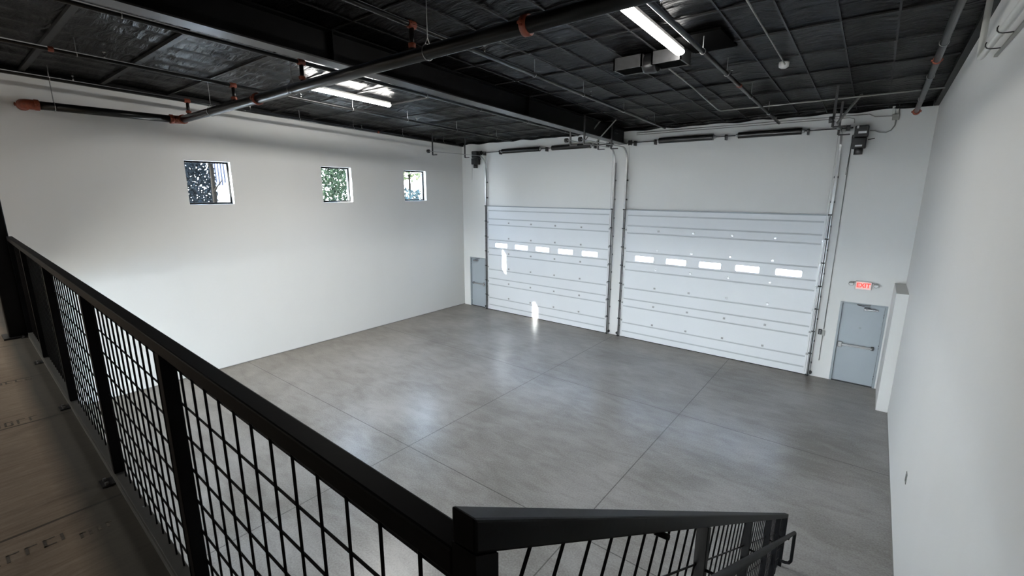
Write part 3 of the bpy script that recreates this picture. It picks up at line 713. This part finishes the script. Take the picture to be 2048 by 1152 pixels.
MB().box((-0.80, YB-0.06, 1.21), (-0.715, YB-0.001, 1.35)).build('housing', M['plastic'], cb, bevel=0.006)
MB().box((-0.71, YB-0.05, 1.19), (-0.65, YB-0.001, 1.33)).build('back_box', M['conduit'], cb, bevel=0.004)
mb = MB()
for k in range(3): mb.tube([(-0.757, YB-0.068, 1.32-0.035*k), (-0.757, YB-0.06, 1.32-0.035*k)], 0.01, 10)
mb.build('button', M['grey_metal'], cb)

# outlet on the right wall
ol = thing('wall_outlet', (XR, 7.76, 1.11), 'small electrical outlet plate low on the right wall', 'outlet')
MB().box((XR-0.009, 7.70, 1.04), (XR-0.001, 7.82, 1.185)).build('cover_plate', M['conduit'], ol, bevel=0.003)
for z in (1.085, 1.14): MB().box((XR-0.012, 7.735, z-0.015), (XR-0.009, 7.785, z+0.017)).build('socket', M['plastic'], ol)

# exit sign with two lamp heads
ex = thing('exit_sign', (0.0, YB-0.03, 2.65), 'red lit EXIT sign with two emergency lamp heads above the right door', 'exit sign')
MB().box((-0.165, YB-0.065, 2.545), (0.165, YB-0.001, 2.755)).build('sign_housing', M['white_metal'], ex, bevel=0.006)
MB().box((-0.150, YB-0.068, 2.560), (0.150, YB-0.065, 2.740)).build('face_panel', M['sign_face'], ex)
fc = bpy.data.curves.new('exit_text', 'FONT'); fc.body = 'EXIT'; fc.size = 0.15; fc.align_x = 'CENTER'; fc.align_y = 'CENTER'; fc.extrude = 0.003; fc.offset = 0.004
fo = bpy.data.objects.new('exit_tmp', fc); COL.objects.link(fo)
bpy.context.view_layer.update()
dg = bpy.context.evaluated_depsgraph_get(); me = bpy.data.meshes.new_from_object(fo.evaluated_get(dg)); bpy.data.objects.remove(fo, do_unlink=True)
me.materials.clear(); me.materials.append(M['sign_red'])
lo = bpy.data.objects.new('sign_letters', me); COL.objects.link(lo); lo.parent = ex
lo.rotation_euler = (PI/2, 0, 0); lo.location = Vector((0.0, YB-0.072, 2.65)) - ex.location
xs = [v.co.x for v in me.vertices]; sc_ = 0.275/(max(xs)-min(xs)); lo.scale = (sc_, 1.05, 1)
for s_ in (-1, 1):
    x = 0.25*s_
    mb = MB(); mb.tube([(0.165*s_, YB-0.04, 2.72), (0.22*s_, YB-0.05, 2.72)], 0.012, 8).build('lamp_arm', M['conduit'], ex)
    MB().tube([(x, YB-0.03, 2.69), (x, YB-0.09, 2.685), (x, YB-0.11, 2.68)], [0.03, 0.055, 0.055], 16).build('lamp_head', M['conduit'], ex)
    MB().tube([(x, YB-0.111, 2.68), (x, YB-0.114, 2.68)], 0.045, 16).build('lamp_lens', M['white_metal'], ex)

# ------------------------------------------------------------------ mezzanine deck
ZD = 3.20
def ry(x): return 0.405 - 0.016*(x+0.41)      # inner face of the railing posts
dk = MB()
dk.hexa([(XL, YF, ZD-0.03), (-0.38, YF, ZD-0.03), (-0.38, 0.43, ZD-0.03), (XL, ry(XL)+0.026, ZD-0.03), (XL, YF, ZD), (-0.38, YF, ZD), (-0.38, 0.43, ZD), (XL, ry(XL)+0.026, ZD)])
dk.box((-0.38, YF, ZD-0.03), (XR, 0.41, ZD))
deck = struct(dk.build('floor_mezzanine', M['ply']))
deck.name = 'floor.001'
# steel edge channel of the deck, joists below
MB().hexa([(XL, ry(XL)+0.028, ZD-0.40), (XR, ry(XR)+0.028, ZD-0.40), (XR, ry(XR)+0.046, ZD-0.40), (XL, ry(XL)+0.046, ZD-0.40),
           (XL, ry(XL)+0.028, ZD-0.002), (XR, ry(XR)+0.028, ZD-0.002), (XR, ry(XR)+0.046, ZD-0.002), (XL, ry(XL)+0.046, ZD-0.002)]).build('edge_channel', M['black'], deck)
for i in range(12):
    y = 0.2-0.6*i; MB().box((XL, y-0.025, ZD-0.28), (XR, y+0.025, ZD-0.03)).build('deck_joist', M['strap'], deck)
# ink stamps on the plywood (illegible smudged print)
def stamp(x, y0_, y1_, h, n_, seed):
    rnd = random.Random(seed); mb = MB(); L_ = (y1_-y0_)/n_
    for i in range(n_):
        c = y0_+L_*i; w_ = L_*0.7; t2 = 0.008
        k = rnd.choice(('O', 'C', 'I', 'R', 'L'))
        def q(a, b_, c_, d): mb.box((a, c_, ZD+0.0002), (b_, d, ZD+0.0012))
        if k in 'OCR': q(x, x+t2, c, c+w_); q(x+h-t2, x+h, c, c+w_)
        if k in 'OCRLI': q(x, x+h, c, c+0.012)
        if k in 'OR': q(x+h*0.3, x+h, c+w_-0.012, c+w_)
        if k == 'L': q(x, x+t2, c, c+w_)
    mb.build('ink_stamp', M['ink'], deck)
stamp(-3.14, -0.10, 0.22, 0.07, 5, 3); stamp(-3.06, 0.22, 0.36, 0.05, 4, 5); stamp(-5.08, -0.1, 0.30, 0.09, 6, 11); stamp(-6.22, 0.0, 0.38, 0.08, 6, 8)

# column at the left end of the railing
cl = thing('steel_column', (-8.15, 0.45, ZD), 'square black steel column standing on the balcony floor at the far end of the railing', 'column')
MB().box((-8.25, 0.37, ZD), (-8.05, 0.55, zc(0.45))).build('shaft', M['beam'], cl, bevel=0.012)
MB().box((-8.30, 0.32, ZD), (-8.0, 0.60, ZD+0.02)).build('base_plate', M['black'], cl)

# ------------------------------------------------------------------ balcony railing
RT = 4.433; T = 0.050
gr = thing('balcony_railing', (-4.2, 0.45, ZD), 'long black steel guard railing with wire mesh panels along the balcony edge', 'railing')
def rl(xa, xb, off0, off1, z0_, z1_, mk, name, par=gr, bev=0.0):
    return MB().hexa([(xa, ry(xa)+off0, z0_), (xb, ry(xb)+off0, z0_), (xb, ry(xb)+off1, z0_), (xa, ry(xa)+off1, z0_), (xa, ry(xa)+off0, z1_), (xb, ry(xb)+off0, z1_), (xb, ry(xb)+off1, z1_), (xa, ry(xa)+off1, z1_)]).build(name, M[mk], par, bevel=bev)
rl(-8.05, -0.434, 0, T, RT-T, RT, 'rail', 'top_rail', bev=0.005)
POST = [-1.985, -3.50, -5.07, -6.67, -8.02]
for xp in POST:
    p = rl(xp-T/2, xp+T/2, 0, T, ZD+0.05, RT-T, 'rail', 'post', bev=0.003)
    b0 = MB().box((xp-0.05, ry(xp)-0.07, ZD), (xp+0.05, ry(xp)-0.005, ZD+0.008)).build('anchor_clip', M['dark_metal'], gr)
    mb = MB()
    for dx in (-0.03, 0.03): mb.tube([(xp+dx, ry(xp)-0.045, ZD+0.008), (xp+dx, ry(xp)-0.045, ZD+0.022)], 0.010, 6)
    mb.build('bolt', M['grey_metal'], b0)
    if False: pass
# curb plate the posts stand on
rl(-8.05, -0.44, 0.0, 0.052, ZD+0.0, ZD+0.05, 'curb', 'curb_plate', bev=0.002)
rl(-8.05, -0.44, -0.006, 0.0, ZD+0.0, ZD+0.018, 'conduit', 'curb_bead')
# mesh panels
ZW = [4.318-0.138*k for k in range(8)]
edges = [-0.434] + POST
starts = [-0.562, -2.105, -3.62, -5.19, -6.79]; steps = [0.120, 0.1077, 0.110, 0.110, 0.110]
for k in range(5):
    xa, xb = edges[k+1]+T/2, edges[k]-(T/2 if k > 0 else 0)
    mb = MB(); x = starts[k]; off = 0.040
    while x > xa+0.01:
        mb.tube([(x, ry(x)+off, ZD+0.05), (x, ry(x)+off, RT-T)], 0.0042, 6); x -= steps[k]
    for z in ZW: mb.tube([(xa, ry(xa)+off+0.006, z), (xb, ry(xb)+off+0.006, z)], 0.0042, 6)
    mb.build('mesh_panel', M['rail'], gr)

# ------------------------------------------------------------------ stair railing
SLP = 0.6197
sr = thing('stair_railing', (-0.41, 3.4, 0), 'sloping black steel railing with wire mesh going down beside the stair', 'railing')
def rz(y): return 4.508 - SLP*(y-0.41)
X0, X1 = -0.434, -0.385
yE = 6.42
vt = T*math.sqrt(1+SLP**2)
MB().hexa([(X0, 0.406, ZD), (X1, 0.406, ZD), (X1, 0.406+T, ZD), (X0, 0.406+T, ZD), (X0, 0.406, rz(0.41)-vt), (X1, 0.406, rz(0.41)-vt), (X1, 0.406+T, rz(0.406+T)-vt), (X0, 0.406+T, rz(0.406+T)-vt)]).build('post', M['rail'], sr)
MB().hexa([(X0, 0.406, rz(0.41)-vt), (X1, 0.406, rz(0.406)-vt), (X1, yE, rz(yE)-vt), (X0, yE, rz(yE)-vt), (X0, 0.406, rz(0.406)), (X1, 0.406, rz(0.406)), (X1, yE, rz(yE)), (X0, yE, rz(yE))]).build('top_rail', M['rail'], sr, bevel=0.005)
SP = [1.85, 3.14, 4.40, 5.35, 6.37]
def tread_z(y): return max(0.0, ZD-SLP*(y-0.46))
for y in SP:
    z0_ = tread_z(y)-0.02
    if y > 5.7: z0_ = 0.0
    MB().hexa([(X0, y, max(0, z0_)), (X1, y, max(0, z0_)), (X1, y+T, max(0, z0_)), (X0, y+T, max(0, z0_)), (X0, y, rz(y)-vt), (X1, y, rz(y)-vt), (X1, y+T, rz(y+T)-vt), (X0, y+T, rz(y+T)-vt)]).build('post', M['rail'], sr, bevel=0.003)
d = Vector((0, 1, -SLP)).normalized(); nrm = Vector((0, SLP, 1)).normalized()
ed = [0.456] + SP
for k in range(5):
    ya, yb_ = ed[k]+(T if k else 0), ed[k+1]
    mb = MB(); xm = -0.427
    L_ = 0.92
    # wires square to the slope, clipped to the bay
    s0 = 0.10; y = 0.608
    zlow = lambda yy: rz(yy)-vt-0.98
    while y < yb_+0.6:
        p = Vector((xm, y, rz(y)-vt)); q = None
        # go down along -nrm until bay's lower slope line or the post on the near side
        Lm = 0.84
        ty = [(y-ya)/nrm.y, Lm]
        l1 = min(Lm, (y-ya)/nrm.y) if y > ya else -1
        l0 = 0.0 if y <= yb_ else (y-yb_)/nrm.y
        if l1 > l0+0.01:
            a_ = p-nrm*l0; b_ = p-nrm*l1
            if b_.z < 0.03: b_ = a_ + (b_-a_)*((a_.z-0.03)/(a_.z-b_.z)) if a_.z > 0.05 else a_
            if (a_-b_).length > 0.02: mb.tube([a_, b_], 0.0042, 6)
        y += 0.121
    for o_ in [0.175+0.118*i for i in range(6)]:
        zz = lambda yy: rz(yy)-vt-o_*math.sqrt(1+SLP**2)
        y2 = yb_
        if zz(y2) < 0.03: y2 = ya + (zz(ya)-0.03)/SLP if zz(ya) > 0.05 else ya
        if y2 > ya+0.02: mb.tube([(xm+0.004, ya, zz(ya)), (xm+0.004, y2, zz(y2))], 0.0042, 6)
    # lower frame bar
    zz = lambda yy: rz(yy)-vt-0.84*math.sqrt(1+SLP**2)
    y2 = yb_ if zz(yb_) > 0.03 else ya + max(0, (zz(ya)-0.03)/SLP)
    if y2 > ya+0.05: mb.bar((xm, ya, zz(ya)), (xm, y2, zz(y2)), 0.02, 0.02)
    mb.build('mesh_panel', M['rail'], sr)
# round handrail on brackets, returning at the foot
xh = -0.27
def hz(y): return 4.31 - SLP*(y-0.41)
pts = [(xh-0.10, 0.44, hz(0.44)), (xh-0.03, 0.45, hz(0.45)), (xh, 0.50, hz(0.5)), (xh, 5.93, hz(5.93)), (xh, 5.98, hz(5.98)-0.005), (xh, 6.01, hz(6.0)-0.04), (xh, 6.05, hz(6.0)-0.30), (xh, 6.07, hz(6.0)-0.46), (xh-0.02, 6.07, hz(6.0)-0.505), (xh-0.06, 6.07, hz(6.0)-0.52), (xh-0.115, 6.07, hz(6.0)-0.52)]
hr = MB().tube(pts, 0.019, 14).build('handrail', M['rail'], sr)
for y in SP[:4]:
    MB().tube([(X1, y+0.02, hz(y)-0.09), (xh-0.02, y+0.02, hz(y)-0.09), (xh, y+0.02, hz(y)-0.02)], 0.007, 8).build('handrail_bracket', M['rail'], sr)
MB().tube([(X0+0.02, 1.25, rz(1.25)-vt-0.01), (X1+0.01, 1.27, rz(1.27)-vt-0.012)], 0.01, 8).build('rail_clip', M['rail'], sr)

# ------------------------------------------------------------------ stair (just below the frame)
st = thing('steel_stair', (0.2, 0.5, 0), 'black steel stair going down between the sloping railing and the right wall', 'stairs')
n_st = 18; rise = ZD/n_st; run = rise/SLP
for s_ in (-0.40, XR-0.05):
    MB().hexa([(s_, 0.50, ZD-0.36), (s_+0.04, 0.50, ZD-0.36), (s_+0.04, 0.50+run*(n_st-1)-0.16, 0.0), (s_, 0.50+run*(n_st-1)-0.16, 0.0),
               (s_, 0.50, ZD-0.02), (s_+0.04, 0.50, ZD-0.02), (s_+0.04, 0.50+run*(n_st-1), 0.18), (s_, 0.50+run*(n_st-1), 0.18)]).build('stringer', M['black'], st)
for k in range(1, n_st):
    z = ZD-rise*k; y = 0.50+run*(k-1)
    MB().box((-0.36, y, z-0.04), (XR-0.05, y+run+0.02, z)).box((-0.36, y+0.0, z-0.04), (XR-0.05, y+0.012, z+rise-0.04)).build('tread', M['curb'], st)

# ------------------------------------------------------------------ outside, seen through the panes
g_ = struct(MB().box((-70, -40, -0.4), (50, 70, -0.22)).build('ground', M['asphalt']))
def tree(x, y, h, r, mk, nleaf, leaf, label, seed, z0_=1.5):
    rnd = random.Random(seed)
    t_ = thing('tree', (x, y, -0.22), label, 'tree', 'trees outside the left wall')
    mb = MB(); mb.tube([(x, y, -0.22), (x+0.1, y, h*0.4), (x-0.05, y+0.1, h*0.85)], [0.13, 0.08, 0.03], 8)
    for i in range(7):
        a_ = rnd.uniform(0, 2*PI); zz = h*rnd.uniform(0.3, 0.8)
        mb.tube([(x, y, zz), (x+math.cos(a_)*r*0.6, y+math.sin(a_)*r*0.6, zz+r*0.4)], [0.035, 0.012], 6)
    mb.build('trunk', M['bark'], t_)
    mb = MB()
    for i in range(nleaf):
        while True:
            a, b_, c = rnd.uniform(-1, 1), rnd.uniform(-1, 1), rnd.uniform(-1, 1)
            if a*a+b_*b_+c*c < 1: break
        p = Vector((x+a*r, y+b_*r, z0_+(h-z0_)*(c+1)/2)); s_ = leaf*rnd.uniform(0.6, 1.4)
        u = Vector((rnd.gauss(0, 1), rnd.gauss(0, 1), rnd.gauss(0, 1))).normalized(); v_ = u.orthogonal().normalized()
        k = len(mb.v); mb.v += [tuple(p-u*s_), tuple(p+v_*s_*0.5), tuple(p+u*s_), tuple(p-v_*s_*0.5)]; mb.face([k, k+1, k+2, k+3])
    o = mb.build('foliage', M[mk], t_)
tree(-21.3, 6.35, 8.0, 1.1, 'leaf_dark', 8200, 0.075, 'dark leafy tree seen through the window nearest the railing', 1, 2.5)
tree(-20.5, 12.1, 9.5, 1.7, 'leaf_green', 9500, 0.08, 'green leafy tree seen through the middle window', 2, 2.2)
tree(-23.5, 19.2, 11.0, 2.2, 'leaf_light', 1500, 0.16, 'pale green tree top seen through the window nearest the corner', 3, 5.55)
tree(-19.4, 15.85, 5.15, 1.4, 'leaf_teal', 1900, 0.11, 'low bluish green tree seen in the lower half of the window nearest the corner', 4, 2.0)
tree(-16.6, 5.7, 9.2, 1.0, 'leaf_green', 2600, 0.13, 'tall slim tree outside that shades the window nearest the corner', 5, 6.3)
tree(-16.3, -0.1, 7.52, 0.95, 'leaf_green', 2600, 0.12, 'unseen slim tree added outside the left wall to cut the sun at the window nearest the railing', 6, 5.6)  # added out of view, blocks the lower part of that window's sun beam
bd = thing('neighbouring_building', (-30, 13, -0.22), 'white building with vertical siding seen through the window nearest the railing', 'building')
MB().box((-34, 10.2, -0.22), (-30, 16.0, 9.0)).build('facade', M['slat'], bd)
mb = MB()
for i in range(12): mb.box((-30.0, 10.24+0.15*i, 4.95+0.25*(i % 3)), (-29.93, 10.30+0.15*i, 8.5))
mb.build('vertical_siding', M['slat_dark'], bd)
MB().box((-30, 10.25, 4.95), (-29.9, 11.0, 5.3)).build('white_panel', M['label'], bd)

# remove the helper flag
for o in bpy.data.objects:
    if '_w' in o: del o['_w']
